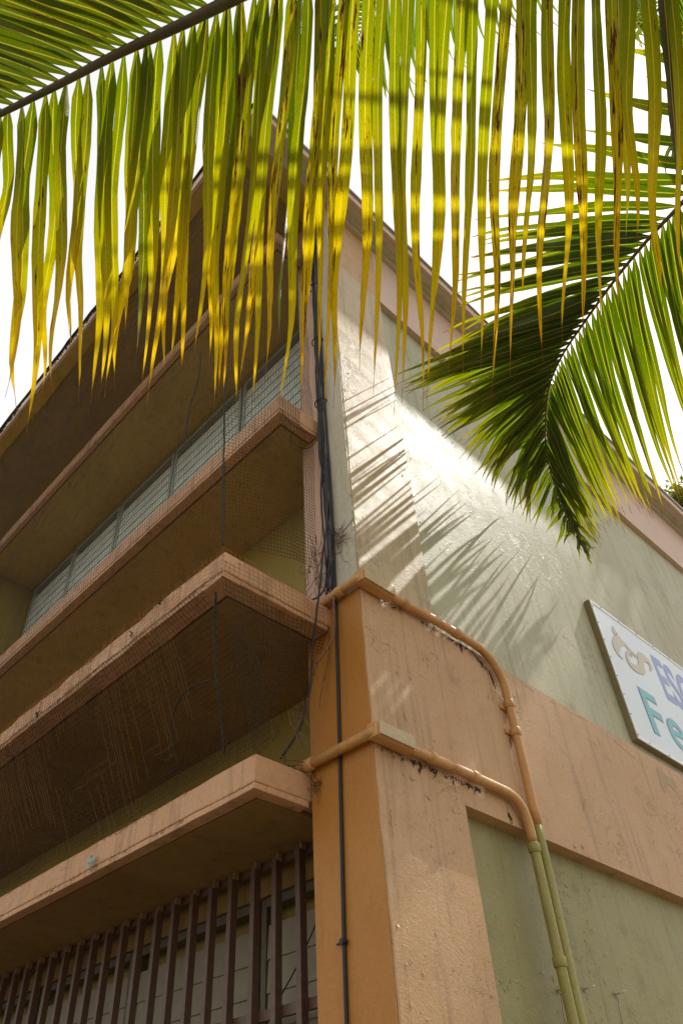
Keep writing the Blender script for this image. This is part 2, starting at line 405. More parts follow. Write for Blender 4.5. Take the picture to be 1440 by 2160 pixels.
mb.build('eaves_batten', m_eaves, roof)
# black mould and crumbs along the left roof edge
mb = MB(); rr = random.Random(3)
for k in range(4200):
    y = rr.uniform(.6, 9); 
    if mnoise.noise(Vector((y*1.3, 0, 0))) < -.15: continue
    s = rr.uniform(.004, .015)*(1 if y > 1.5 else .4)
    c = Vector((RX-.004+rr.uniform(-.006, .02), y, rr.choice((8.23, 8.19, 8.15))+rr.uniform(-.02, .012)))
    vv = [c+Vector((rr.uniform(-1, 1), rr.uniform(-1.4, 1.4), rr.uniform(-1, 1)))*s for _ in range(5)]
    mb.add(vv, [(0,1,2),(0,2,3),(0,3,1),(4,1,2),(4,2,3),(4,3,1)])
stuff(mb.build('roof_mould', m_moss, roof))

# ground floor window: jalousie slats behind the steel bars
def louvre_window(y0, y1, z0, z1, pitch, m, x=.36, th=.010, tilt=.009, mf=None):
    W = bpy.data.objects.new('louvre_window', None); COL.objects.link(W); W.parent = B; W.location = (x, y0, z0)
    fr = MB()
    fr.box(0, .05, 0, .035, 0, z1-z0); fr.box(0, .05, y1-y0-.035, y1-y0, 0, z1-z0)
    fr.box(-.004, .054, .036, y1-y0-.036, z1-z0-.04, z1-z0); fr.box(-.004, .054, .036, y1-y0-.036, 0, .04)
    fr.build('frame', mf or m_wframe, W)
    n = int((z1-z0-.08)/pitch); first = None
    for k in range(n):
        if first is None:
            s = MB(); h = pitch+.012; yy = y1-y0-.076
            pr = [(0, 0), (.004, 0), (tilt+.004, h), (tilt, h)]
            V = [(a, b, c) for b in (0, yy) for a, c in pr]
            s.add(V, [(0,1,2,3),(7,6,5,4),(0,4,5,1),(1,5,6,2),(2,6,7,3),(3,7,4,0)])
            first = s.build('slat', m, W); o = first
        else:
            o = first.copy(); COL.objects.link(o); o.parent = W
        o.location = (.004, .038, .042+k*pitch)
    return W
def ysplit(xs, X): return [onX(px, py, X).y for px, py in xs]
louvre_window(.40, 1.12, 1.0, 2.79, .135, m_slat, mf=m_wbrown)
yy = 1.14
while yy < 5.4:
    louvre_window(yy, yy+1.06, 1.0, 2.79, .135, m_slat, mf=m_wbrown); yy += 1.09
louvre_window(.40, 1.52, 5.46, 7.425, .118, m_slatb)
ups = [1.55, 2.62, 3.62, 4.60, 5.585]
for a, b in zip(ups[:-1], ups[1:]): louvre_window(a, b-.02, 5.46, 7.425, .118, m_slatb)
# steel grille
G = bpy.data.objects.new('window_grille', None); COL.objects.link(G); G.parent = B; G.location = (0, 0, 0)
XB = .215
first = None; y = .525; rb = random.Random(5); k = 0
while y < 5.5:
    if first is None:
        s = MB(); s.box(0, .038, 0, .030, 0, 2.06); first = s.build('bar', m_bar, G); o = first
    else:
        o = first.copy(); COL.objects.link(o); o.parent = G
    o.location = (XB, y+rb.uniform(-.006, .006), .85+rb.uniform(-.002, .0)); y += .161; k += 1
s = MB(); s.box(XB+.040, XB+.066, .37, 5.58, 2.873, 2.908); s.build('rail', m_bar, G)
s = MB(); s.box(XB+.040, XB+.066, .37, 5.58, 2.26, 2.30); s.build('rail', m_bar, G)
s = MB(); s.box(XB+.040, XB+.066, .37, 5.58, .90, .94); s.build('rail', m_bar, G)
s = MB(); rb = random.Random(8)
for k in range(30):       # weld lugs and paint drips at the bar heads
    yb = .525+.161*k
    s.box(XB-.002, XB+.03, yb-.012, yb-.002, 2.872+rb.uniform(0, .01), 2.909)
s.build('weld_lug', simple('rusty weld', (.20, .13, .07), (.28, .19, .10), .7, 60), G)['kind'] = 'stuff'

# ------------------------------------------------------------------ pipes
def pipe(name, label, path, r, boxpos, joints, m, mlow=None, zsplit=None, boxl=.19):
    T = thing(name, label, 'pipe', path[0], 'painted conduits wrapping the corner pillar')
    off = -Vector(path[0])
    P = path
    up = [p for p in P if zsplit is None or p.z >= zsplit]
    mb = MB(); mb.tube([p+off for p in up], r, 14); mb.build('tube', m, T, smooth=True)
    if zsplit is not None:
        lo = [p for p in P if p.z < zsplit]; lo = [up[-1]]+lo
        mb = MB(); mb.tube([p+off for p in lo], r*.985, 14); mb.build('tube', mlow, T, smooth=True)
    for q, d in joints:
        q = Vector(q); d = Vector(d).normalized(); mm = mlow if (zsplit is not None and q.z < zsplit) else m
        mb = MB(); mb.tube([q-d*.022+off, q-d*.018+off, q+d*.018+off, q+d*.022+off], [r*1.08, r*1.24, r*1.24, r*1.08], 14); mb.build('coupling', mm, T, smooth=True)
    # conduit body with its cover plate
    bx, by, bz = boxpos
    h = .034
    o = slab('junction_body', bx-.045, bx+boxl, by-.036, by+.026, bz-h, bz+h, m, T, .014, .5, .0008, axis=0); o.location = off
    o = slab('cover_plate', bx-.035, bx+boxl-.012, by-.044, by-.0365, bz-h+.006, bz+h-.004, m_cover, T, .0035, .5, .0004, axis=0); o.location = off
    return T
m_cover = simple('chipped pale cover plate', (.42, .31, .15), (.52, .42, .25), .5, 60)
ra = .0225
PA = round_path([(-.035, .33, 3.872), (-.035, -.030, 3.880), (.5, -.030, 3.905), (1.062, -.030, 3.905), (1.066, -.030, 2.9), (1.040, -.030, 2.0), (1.03, -.03, 0.05)], [.012, .02, .24, .4, .4], 10)
pipe('conduit', 'upper orange painted pipe wrapping the corner pillar above the other pipe, bending down at right', PA, ra, (0, -.030, 3.888),
     [((.30, -.03, 3.896), (1, 0, .03)), ((.70, -.03, 3.905), (1, 0, 0)), ((1.062, -.03, 3.62), (0, 0, 1)), ((1.062, -.03, 3.46), (0, 0, 1)), ((-.035, .10, 3.877), (0, 1, 0))],
     m_pipe, m_pipeg, 2.98)
PB = round_path([(-.035, .42, 3.075), (-.035, -.030, 3.075), (.5, -.030, 3.085), (.985, -.030, 3.085), (.992, -.030, 2.8), (.988, -.030, 2.1), (.98, -.03, .05)], [.012, .02, .24, .3, .3], 10)
pipe('conduit', 'lower orange painted pipe wrapping the corner pillar at the lowest ledge, turning green lower down', PB, ra, (0, -.030, 3.083),
     [((.33, -.03, 3.084), (1, 0, 0)), ((.62, -.03, 3.085), (1, 0, 0)), ((.99, -.03, 2.86), (0, 0, -1)), ((-.035, .34, 3.075), (0, 1, 0)), ((.989, -.03, 2.40), (0, 0, 1))],
     m_pipe, m_pipeg, 2.86)
# pipe straps (double brackets) as parts of upper pipe are on the wall: small saddle clips
for z, xx in ((3.46, 1.062), (3.60, 1.062)):
    o = slab('pipe_clip', xx-.055, xx+.03, -.012, .0-.001, z-.012, z+.012, m_pipe, None, .003, .5, .0006, axis=0)
    tag(o, 'small orange painted clip holding the upper pipe, ' + ('lower' if z < 3.5 else 'higher') + ' of the two below its bend', 'bracket', 'pipe clips')
# black grime flaking below the pipes
def grime(name, label, path, n, seed, parent=None):
    rr = random.Random(seed); mb = MB()
    for _ in range(n):
        t = rr.random(); i = int(t*(len(path)-1)); p = lerp(path[i], path[i+1], t*(len(path)-1)-i)
        if mnoise.noise(p*7+Vector((seed, 0, 0))) < -.02: continue
        dn = abs(rr.gauss(0, .012)); s = rr.uniform(.0012, .0052)*(.4+abs(mnoise.noise(p*23))*2)
        c = p + Vector((0, 0, -dn)); 
        mb.add([c+Vector((-s, 0, 0)), c+Vector((s, 0, 0)), c+Vector((rr.uniform(-s, s), -rr.uniform(0, .003), -s*rr.uniform(1, 3.5))), c+Vector((rr.uniform(-s, s), -.003, s))], [(0, 1, 2), (0, 1, 3)])
    return stuff(tag(mb.build(name, m_soot), label, 'grime'))
grime('grime', 'black crumbs and soot stuck under the upper orange pipe', [Vector((.02, -.003, 3.855)), Vector((.5, -.003, 3.878)), Vector((.86, -.003, 3.878)), Vector((.99, -.003, 3.80)), Vector((1.035, -.003, 3.6)), Vector((1.037, -.003, 3.4))], 700, 1)
grime('grime', 'black crumbs and soot stuck under the lower orange pipe', [Vector((.02, -.003, 3.05)), Vector((.5, -.003, 3.058)), Vector((.78, -.003, 3.058)), Vector((.90, -.003, 2.99))], 420, 2)

# ------------------------------------------------------------------ cables
def cable(name, label, pts, r, mat, cat='cable', group=None, sub=7, n=6, wob=0, seed=0):
    P = smooth_path(pts, sub)
    if wob:
        P = [p + mnoise.noise_vector(p*6+Vector((seed, 0, 0)))*wob for p in P]
    o0 = P[0].copy(); mb = MB(); mb.tube([p-o0 for p in P], r, n)
    o = mb.build(name, mat, smooth=True); o.location = o0
    return tag(o, label, cat, group)
cable('cable', 'thick black cable running down the ochre side of the corner pillar over the pipes', [(-.0125, y, z) for y, z in ((.235, 0), (.226, 1.5), (.216, 2.2), (.190, 2.85), (.163, 3.5), (.150, 3.9), (.142, 4.3), (.138, 4.8), (.142, 5.4), (.138, 6.2), (.135, 7), (.13, 7.9))], .0078, m_black)
rc = random.Random(11)
for k in range(9):
    y0 = .16+rc.uniform(-.012, .028); mt = (m_bluek, m_black, m_bluek, m_black)[k % 4]
    zlo = 3.92
    zs = [zlo, 4.2, 4.6, 5.0, 5.5, 6.0, 6.6, 7.2, 7.8]
    pts = [Vector((-.014-rc.uniform(0, .03), y0+rc.uniform(-.022, .022)*(1 if 4 < z < 5.3 else .55), z)) for z in zs]
    pts += [Vector((-.03, y0-.02, 8.0)), Vector((.0-.03, .05+.012*k, 8.08))]
    if k == 0: pts = [Vector((-.20, .30, 3.86)), Vector((-.07, .2, 3.90))]+pts[1:]
    cable('cable', 'one of the dark cables bundled together up the upper part of the corner pillar', pts, rc.uniform(.0035, .006), mt, group='bundled cables on the upper pillar', wob=.008, seed=k)
for k, z in enumerate((5.45, 6.15, 6.9)):
    mb = MB(); mb.tube([Vector((-.022+.034*math.cos(a)-.0, .165+.042*math.sin(a), z+.004*math.sin(3*a))) for a in [i*math.pi/8 for i in range(17)]], .004, 5)
    tag(mb.build('cable_tie', m_black), 'black tie around the cable bundle on the pillar, ' + ('lowest', 'middle', 'highest')[k] + ' of three', 'cable tie', 'cable ties')
m1 = [onX(690, 1080, -.10), onX(680, 1180, -.11), onX(668, 1290, -.14), onX(659, 1370, -.12), onX(657, 1420, -.11), onX(650, 1470, -.11), onX(630, 1540, -.12), onX(592, 1600, -.17)]
cable('cable', 'loose black cable hanging in front of the ledge end and landing on the lowest ledge', [onX(686, 960, -.06)]+m1, .0055, m_black, wob=.003)
cable('cable', 'paint flecked cord joining the loose black cable below the middle ledge', [onX(705, 1250, -.05), onX(704, 1330, -.05), onX(692, 1365, -.07), onX(668, 1400, -.10), onX(657, 1425, -.105)], .005, m_rustc, wob=.006)
cable('cable', 'thin cord dangling at the ochre pillar side beside the thick black cable', [(-.02, .215, 3.98), (-.025, .20, 3.8), (-.02, .205, 3.62), (-.04, .23, 3.45), (-.06, .24, 3.3)], .003, m_rustc, wob=.012, seed=5)
cable('cable', 'thin black cord hanging diagonally behind the window bars near the pillar', [(.30, .50, 2.86), (.30, .62, 2.66), (.30, .80, 2.45), (.30, 1.0, 2.26), (.30, 1.05, 2.1)], .0032, m_black)
mb = MB()
mb.tube([(-.026, .212, 2.362), (-.001, .212, 2.362)], .011, 8); mb.tube([(-.014, .245, 2.36), (-.016, .212, 2.36), (-.014, .195, 2.362)], [.004, .005, .008], 8)
tag(mb.build('cable_clip', m_black), 'black clip pinning the thick cable low on the ochre pillar side', 'clip')

# twigs and vine hairs round the cables
def twigs(name, label, centre, n, seed, spread, length, r=.0012, mat=None, dirs=None):
    rr = random.Random(seed); mb = MB(); c0 = Vector(centre)
    for _ in range(n):
        p = Vector([rr.gauss(0, s) for s in spread]); d = Vector([rr.gauss(0, 1) for _ in range(3)])
        if dirs: d = Vector([d[i]*dirs[i] for i in range(3)])
        d.normalize(); pts = [p]; L = length*rr.uniform(.4, 1.2)
        for k in range(6):
            d = (d+Vector([rr.gauss(0, .35) for _ in range(3)])*1.0).normalized()
            if dirs: d = Vector([d[i]*dirs[i] for i in range(3)]).normalized()
            pts.append(pts[-1]+d*L/6)
        mb.tube(pts, r, 3, False)
    o = mb.build(name, mat or m_twig); o.location = c0
    return stuff(tag(o, label, 'twigs'))
twigs('twigs', 'dry dark twigs caught on the cream strip beside the cables', (-.012, .10, 4.25), 26, 2, (.004, .03, .05), .12, .0016, dirs=(.15, 1, 1))
twigs('twigs', 'tangled rootlets behind the upper pipe at the pillar', (-.05, .24, 4.05), 34, 4, (.02, .02, .10), .16, .002, m_rustc, dirs=(.3, .5, 1))
twigs('twigs', 'wisps of frayed cord where the loose cable passes the lowest ledge', onX(630, 1535, -.13), 22, 5, (.012, .015, .03), .10, .0013, dirs=(.5, .6, 1))
twigs('twigs', 'dead leaves and twigs piled at the end of the lowest ledge', (-.08, .42, 3.066), 40, 6, (.06, .03, .004), .08, .002, dirs=(1, 1, .15))
twigs('twigs', 'rusty debris clump at the pillar under the lowest ledge end', (-.016, .33, 2.98), 22, 9, (.006, .015, .016), .05, .0022, m_rustc)

# ------------------------------------------------------------------ sign
SX0, SX1, SZ0, SZ1, SYB, SYF = 2.655, 5.3, 3.985, 5.165, .046, .002
SG = thing('wall_sign', 'white framed sign with tan scroll and blue and teal letters on the green wall', 'sign', (SX0, SYB, SZ0))
def sp(o): o.location = (-SX0, -SYB, -SZ0); return o
m_signside = simple('olive sign casing', (.20, .16, .07), (.27, .22, .10), .6, 20)
gs = NG('white sign face'); co = gs.coord(); gn = gs.noise(co, 2.2, 5, .6)
gs.bsdf(gs.mix(gs.rng(gn, .3, .75), (.56, .66, .73), (.66, .74, .79)), .28, gs.bump(gs.noise(co, 5, 3), .06, .01)); m_signface = gs.m
m_alu = simple('sign rim aluminium', (.66, .68, .70), (.78, .80, .82), .35, 30, .2)
sp(slab('casing', SX0, SX1, SYF+.004, SYB+.002, SZ0, SZ1, m_signside, SG, .002, 5, 0))
sp(slab('face', SX0+.022, SX1-.022, SYF-.0015, SYF+.0045, SZ0+.022, SZ1-.022, m_signface, SG, 0, 9, 0))
for nm, a in (('rim', (SX0+.001, SX0+.024, SZ0, SZ1)), ('rim', (SX1-.024, SX1, SZ0, SZ1)), ('rim', (SX0+.025, SX1-.025, SZ1-.024, SZ1)), ('rim', (SX0+.025, SX1-.025, SZ0, SZ0+.024))):
    sp(slab(nm, a[0], a[1], SYF-.006, SYF+.0035, a[2], a[3], m_alu, SG, .002, 5, 0))
first = None
pos = [(SX0+.012, SZ0+.03+k*.155) for k in range(8)] + [(SX0+.15+k*.27, SZ1-.012) for k in range(9)] + [(SX0+.15+k*.27, SZ0+.012) for k in range(9)]
for (x, z) in pos:
    if first is None:
        mb = MB(); mb.tube([(0, 0, 0), (0, -.003, 0)], .0045, 8); first = mb.build('screw', m_screw, SG); o = first
    else: o = first.copy(); COL.objects.link(o); o.parent = SG
    o.location = (x-SX0, SYF-.0062-SYB, z-SZ0)
m_tblue = simple('periwinkle letter paint', (.22, .29, .62), (.27, .34, .66), .4, 20)
m_tteal = simple('teal letter paint', (.10, .40, .47), (.14, .46, .52), .4, 20)
m_tline = simple('mauve letter outline', (.30, .26, .42), (.36, .30, .46), .4, 20)
m_tan = simple('tan scroll paint', (.50, .45, .36), (.56, .50, .40), .4, 20)
def word(txt, x0, z0, h, w, mat, nm, yoff, bold=0, shear=0, spacing=1, ref=None):
    cu = bpy.data.curves.new('txt', 'FONT'); cu.body = txt; cu.size = 1; cu.offset = bold; cu.shear = shear; cu.space_character = spacing
    cu.extrude = .0; t = bpy.data.objects.new('txt', cu); COL.objects.link(t)
    dg = bpy.context.evaluated_depsgraph_get(); me = bpy.data.meshes.new_from_object(t.evaluated_get(dg))
    bpy.data.objects.remove(t); me.name = nm
    xs = [v.co.x for v in me.vertices]; zs = [v.co.y for v in me.vertices]
    box = (min(xs), max(xs), min(zs), max(zs))
    ax, bx, az, bz = ref or box
    for v in me.vertices:
        v.co = Vector(((v.co.x-ax)/(bx-ax)*w+x0-SX0, yoff-SYB, (v.co.y-az)/(bz-az)*h+z0-SZ0))
    me.materials.clear(); me.materials.append(mat)
    me.polygons.foreach_set('use_smooth', [False]*len(me.polygons))
    bm = bmesh.new(); bm.from_mesh(me); seen = set(); isl = []
    for v in bm.verts:
        if v in seen: continue
        st = [v]; cur = set()
        while st:
            q = st.pop()
            if q in cur: continue
            cur.add(q); st += [e.other_vert(q) for e in q.link_edges]
        seen |= cur; isl.append(cur)
    for cur in isl:
        vs = list(cur); idx = {v: i for i, v in enumerate(vs)}
        fs = [tuple(idx[v] for v in f.verts) for f in bm.faces if f.verts[0] in cur]
        mesh_obj(nm, [v.co.copy() for v in vs], fs, mat, SG)
    bm.free(); bpy.data.meshes.remove(me)
    return box
word('ESCU', 3.49, 4.60, .43, .86, m_tblue, 'letter', SYF-.0035, .02)
bx_ = word('Fee', 2.975, 4.135, .375, .88, m_tteal, 'letter', SYF-.0046, .012, .0, 1.1)
word('Fee', 2.975, 4.135, .375, .88, m_tline, 'letter_outline', SYF-.0028, .026, .0, 1.1, bx_)
# tan scroll, traced as a tapering ribbon on the sign face
def ribbon(pts, ws, nm, yoff):
    P = smooth_path([onY(px, py, SYF) for px, py in pts], 8); n = len(P); V = []; F = []
    W = []
    for i in range(n):
        t = i/(n-1)*(len(ws)-1); k = min(int(t), len(ws)-2); W.append(lerp(ws[k], ws[k+1], t-k))
    for i, p in enumerate(P):
        d = (P[min(i+1, n-1)]-P[max(i-1, 0)]); d.y = 0; d.normalize(); nn = Vector((-d.z, 0, d.x))
        for s in (-1, 1):
            q = p+nn*W[i]*s; V.append((q.x-SX0, yoff-SYB, q.z-SZ0))
    F = [(2*i, 2*i+1, 2*i+3, 2*i+2) for i in range(n-1)]
    o = mesh_obj(nm, V, F, m_tan, SG); md = o.modifiers.new('s', 'SOLIDIFY'); md.thickness = .0008; return o
ribbon([(1292, 1322), (1297, 1337), (1308, 1350), (1320, 1365), (1332, 1380), (1343, 1388)], [.012, .040, .018, .012, .010, .006], 'scroll', SYF-.0034)
ribbon([(1314, 1392), (1303, 1380), (1298, 1365), (1302, 1354), (1315, 1358), (1330, 1374), (1343, 1386)], [.002, .02, .045, .048, .022, .012, .008], 'scroll', SYF-.0038)
ribbon([(1332, 1388), (1326, 1376), (1322, 1382), (1326, 1398), (1338, 1410), (1352, 1412), (1350, 1396), (1352, 1386), (1364, 1394), (1372, 1408), (1370, 1416)], [.004, .012, .020, .030, .034, .045, .040, .042, .034, .020, .003], 'scroll', SYF-.0042)

# ------------------------------------------------------------------ small wall fittings
for k, (px, py) in enumerate(((1177, 2090), (1297, 2098), (1232, 2087))):
    p = onY(px, py, .068)
    T = thing('wall_hook', ('bent metal hook left of the green pipes on the moss green wall', 'bent metal hook farthest right on the moss green wall', 'small metal hook just right of the green pipes')[k], 'hook', p, 'metal hooks in the lower wall')
    mb = MB(); mb.tube([(0, 0, 0), (0, -.02, 0), (.012, -.034, .008), (.03, -.036, .012)], [.005, .004, .004, .003], 6); mb.build('hook', m_brkt, T)
    mb = MB()
    for a in range(5):
        q = a*1.3; mb.add([(0, -.001, 0), (.018*math.cos(q), -.006, .018*math.sin(q)), (.015*math.cos(q+.6), -.002, .015*math.sin(q+.6))], [(0, 1, 2)])
    mb.build('loose_paint', m_flake, T)
    if k < 2:
        mb = MB(); mb.tube([(0, -.006, -.01), (-.008, -.004, -.08), (-.012, -.003, -.20)], .0012, 4); mb.build('wire', m_screw, T)
# bare plaster scar right of the band and curled paint flakes
pts = [onY(*p, -.0005) for p in ((1383, 1617), (1404, 1637), (1412, 1640), (1428, 1661), (1422, 1668), (1410, 1655), (1401, 1672), (1392, 1655))]
mb = MB(); mb.add([p+Vector((0, -.0008, 0)) for p in pts]+[p+Vector((0, .002, 0)) for p in pts], [tuple(range(8))]+[(i, i+8, (i+1) % 8+8, (i+1) % 8) for i in range(8)])
o = mb.build('bare_patch', paint('bare grey plaster', (.42, .31, .19), (.50, .38, .25), .8, .4, .2), B)
def flake(px, py, plane, s, seed, ax='Y'):
    rr = random.Random(seed); p = onY(px, py, plane) if ax == 'Y' else onX(px, py, plane); mb = MB(); V = []; 
    nn = Vector((0, -1, 0)) if ax == 'Y' else Vector((-1, 0, 0)); side = Vector((1, 0, 0)) if ax == 'Y' else Vector((0, 1, 0))
    for i in range(5):
        t = i/4; w_ = s*(.6-.45*t)*rr.uniform(.7, 1.2)
        c = p + Vector((0, 0, -1))*s*t*1.1 + nn*(s*.7*t*t+.001)
        V += [c-side*w_, c+side*w_]
    mb.add(V, [(2*i, 2*i+1, 2*i+3, 2*i+2) for i in range(4)])
    o = mb.build('paint_flake', m_flake, B); return o
for i, (px, py, pl, s) in enumerate(((1212, 1783, 0, .018), (1143, 2050, .068, .012), (1090, 1950, .068, .01), (880, 1780, 0, .006), (1030, 1470, 0, .012), (1330, 1560, 0, .01), (838, 1950, 0, .012))):
    flake(px, py, pl-.001, s, i)
for i, (px, py, s) in enumerate(((741, 1040, .022), (728, 945, .012), (747, 1128, .01))):
    flake(px, py, -.006, s, 20+i, 'X')

# cracks and lifted paint along edges: raised irregular beads on the wall
def bead(name, pts, r, mat, ax='Y', plane=0.):
    P = smooth_path([(onY if ax == 'Y' else onX)(px, py, plane) for px, py in pts], 8)
    P = [p+mnoise.noise_vector(p*40)*.006*Vector((1, 0, 1)).length for p in P]
    for p in P:
        if ax == 'Y': p.y = plane
    mb = MB(); mb.tube(P, [max(.0002, r*.55*(.15+2.2*mnoise.noise(p*19))) for p in P], 5)
    return mb.build(name, mat, B)
m_bead = m_wall
for pts, r in ((((1068, 1420), (1085, 1445), (1092, 1480), (1098, 1520)), .003), (((1070, 1418), (1120, 1455), (1170, 1485), (1230, 1518), (1290, 1560), (1350, 1610), (1400, 1650)), .0022),
               (((1190, 1525), (1240, 1560), (1275, 1580)), .002), (((880, 1928), (925, 1935), (965, 1955), (1005, 1962)), .002), (((770, 1300), (790, 1345), (830, 1370), (842, 1398)), .0028),
               (((812, 1315), (835, 1345), (848, 1375)), .0025), (((1020, 1440), (1040, 1470), (1032, 1505)), .0035), (((865, 1410), (910, 1440), (960, 1462)), .0015), (((1240, 1540), (1262, 1590)), .002),
               (((820, 1690), (832, 1790), (848, 1960), (868, 2150)), .003), (((1010, 1965), (1013, 2030)), .002)):
    bead('paint_crack', pts, r, m_wall)
for pts, r in ((((1185, 1340), (1215, 1370), (1222, 1400), (1230, 1440)), .002), (((1195, 1375), (1240, 1352)), .0015), (((1100, 1440), (1150, 1468), (1190, 1490)), .0018)):
    bead('paint_crack', pts, r, m_green, 'Y', .05)

# lifted blisters and curls of old paint on the right hand walls
def blisters(x0, x1, z0, z1, plane, n, seed, mat, smax=.014):
    rr = random.Random(seed); mb = MB()
    for _ in range(n):
        x, z = rr.uniform(x0, x1), rr.uniform(z0, z1)
        if mnoise.noise(Vector((x*1.7, seed, z*1.7))) < .02: continue
        q = rr.uniform(.003, smax)*(1 if rr.random() < .9 else 1.8); a0 = rr.uniform(0, 6.3); k = 6; el = rr.uniform(.25, .9)
        ring = []
        for i in range(k):
            a = i*2*math.pi/k; r_ = q*rr.uniform(.6, 1.2); u_, w_ = r_*math.cos(a), r_*el*math.sin(a)
            ring.append(Vector((x+u_*math.cos(a0)-w_*math.sin(a0), plane-.0004-(rr.uniform(.0005, .0018) if rr.random() < .25 else 0), z+u_*math.sin(a0)+w_*math.cos(a0))))
        mb.add(ring+[Vector((x, plane-rr.uniform(.0008, .0018), z))], [(i, (i+1) % k, k) for i in range(k)])
    return stuff(mb.build('paint_blisters', mat, B))
blisters(.03, .54, 1.9, 4.0, -.001, 150, 3, m_wall)
blisters(.56, 4.6, 2.97, 3.87, -.0005, 520, 4, m_wall)
blisters(.03, .54, 4.0, 7.0, -.001, 120, 5, m_wall)
blisters(.6, 4.5, 3.95, 6.4, .0495, 380, 6, m_green, .009)
blisters(.6, 4.0, 1.8, 2.9, .0695, 560, 7, m_green2)
# ------------------------------------------------------------------ bird net
NET = thing('bird_net', 'dark square mesh bird net hung over the left ledges from the eaves', 'net', (-.75, .2, 3.8))
NL = Vector((.75, -.2, -3.8))
def net_sheet(fn, nu, nv, r, mat, seed=0, skip=None, nm='netting', hskip=None):
    V = []; F = []
    rr = random.Random(seed)
    grid = [[None]*(nv+1) for _ in range(nu+1)]
    for i in range(nu+1):
        for j in range(nv+1):
            u, v = i/nu, j/nv; p = fn(u, v)
            if p is None: continue
            grid[i][j] = p + mnoise.noise_vector(p*2.1+Vector((seed, 0, 0)))*.016 + mnoise.noise_vector(p*11)*.006 + NL
    def seg(a, b):
        if a is None or b is None: return
        d = b-a
        if d.length < 1e-6: return
        x = d.cross(Vector((.3, .5, .8))).normalized()*r; y = d.cross(x).normalized()*r*.87
        n = len(V)
        V.extend((a+x, a-x*.5+y, a-x*.5-y, b+x, b-x*.5+y, b-x*.5-y))
        F.extend(((n, n+1, n+4, n+3), (n+1, n+2, n+5, n+4), (n+2, n, n+3, n+5)))
    for i in range(nu+1):
        for j in range(0, nv):
            if skip and skip(i/nu, j/nv, rr): continue
            seg(grid[i][j], grid[i][j+1])
    for j in range(nv+1):
        for i in range(nu):
            if (hskip or skip) and (hskip or skip)(i/nu, j/nv, rr): continue
            seg(grid[i][j], grid[i+1][j])
    return stuff(mesh_obj(nm, V, F, mat, NET))
MESH = .024
def nx(z):      # seam profile of the front sheet: bulges outwards between ledge and eaves
    t = (z-3.86)/(8.1-3.86); return -.665-.12*math.sin(min(1, t*1.3)*math.pi/2)
YN = 5.6
def f_front(u, v):
    y = .20+(u)*YN; z = 3.87+v*(8.095-3.87); return Vector((nx(z), y, z))
net_sheet(f_front, int(YN/MESH), int(4.22/MESH), .0010, m_net, 1)
def f_end(u, v):    # end sheet between the seam and the pillar
    z0 = lerp(3.87, 4.12, u); z = z0+v*(8.09-z0); x = lerp(nx(z), -.028, u)
    return Vector((x, .20-.02*math.sin(u*math.pi)+.05*u, z+.03*math.sin(u*math.pi)*math.sin(v*6)))
net_sheet(f_end, int(.72/MESH), int(4.15/MESH), .0012, m_net, 2)
def f_low(u, v):    # sheet tucked from the middle ledge down to the lowest ledge
    y = .36+u*5.2; z = 3.73-v*.66; x = lerp(-.663, -.325, v**1.1)+.10*math.sin(v*math.pi)*(1 if y < 1.2 else .4)
    return Vector((x, y-.10*math.sin(v*math.pi)*max(0, 1-u*6), z))
net_sheet(f_low, int(5.2/MESH), int(.78/MESH), .0012, m_net, 3)
def f_lowend(u, v):
    z = 3.72-v*(.40+.28*(1-u)); x = lerp(lerp(-.655, -.32, v), -.03, u); y = lerp(.21, .37, v)
    return Vector((x, y+.02*math.sin(u*3), z))
net_sheet(f_lowend, int(.6/MESH), int(.66/MESH), .0013, m_net, 4, skip=lambda u, v, rr: (u+v > 1.25 and rr.random() < .75))
# sun-bleached orange threads of an older net in front of the ledge, hanging loose
def f_old(u, v):
    y = .62+u*4.6; z = 3.84-v*.80; x = lerp(-.675, -.345, max(0, v-.12)**1.05/.88)
    return Vector((x-.004*math.sin(y*40), y+.012*math.sin(v*5+y*3), z))
V_rr = random.Random(14)
net_sheet(f_old, int(4.6/.022), int(.8/.034), .0007, m_neto, 7, skip=lambda u, v, rr: mnoise.noise(Vector((u*311, 0, 1)))*.9+.05 > .35-v*.5 or mnoise.noise(Vector((u*7, v*2, 4))) < -.1, hskip=lambda u, v, rr: mnoise.noise(Vector((u*9, v*5, 8))) < .5)
def f_wrap(u, v):
    y = .205+u*4.9; z = 3.70+v*.16; return Vector((-.668-.004*math.sin(y*60), y, z))
net_sheet(f_wrap, int(4.9/.024), 7, .0008, m_neto, 9, skip=lambda u, v, rr: rr.random() < .15)
def f_wrapend(u, v): return Vector((-.665+u*.62, .193, 3.70+v*.15))
net_sheet(f_wrapend, 24, 6, .0010, m_neto, 10)
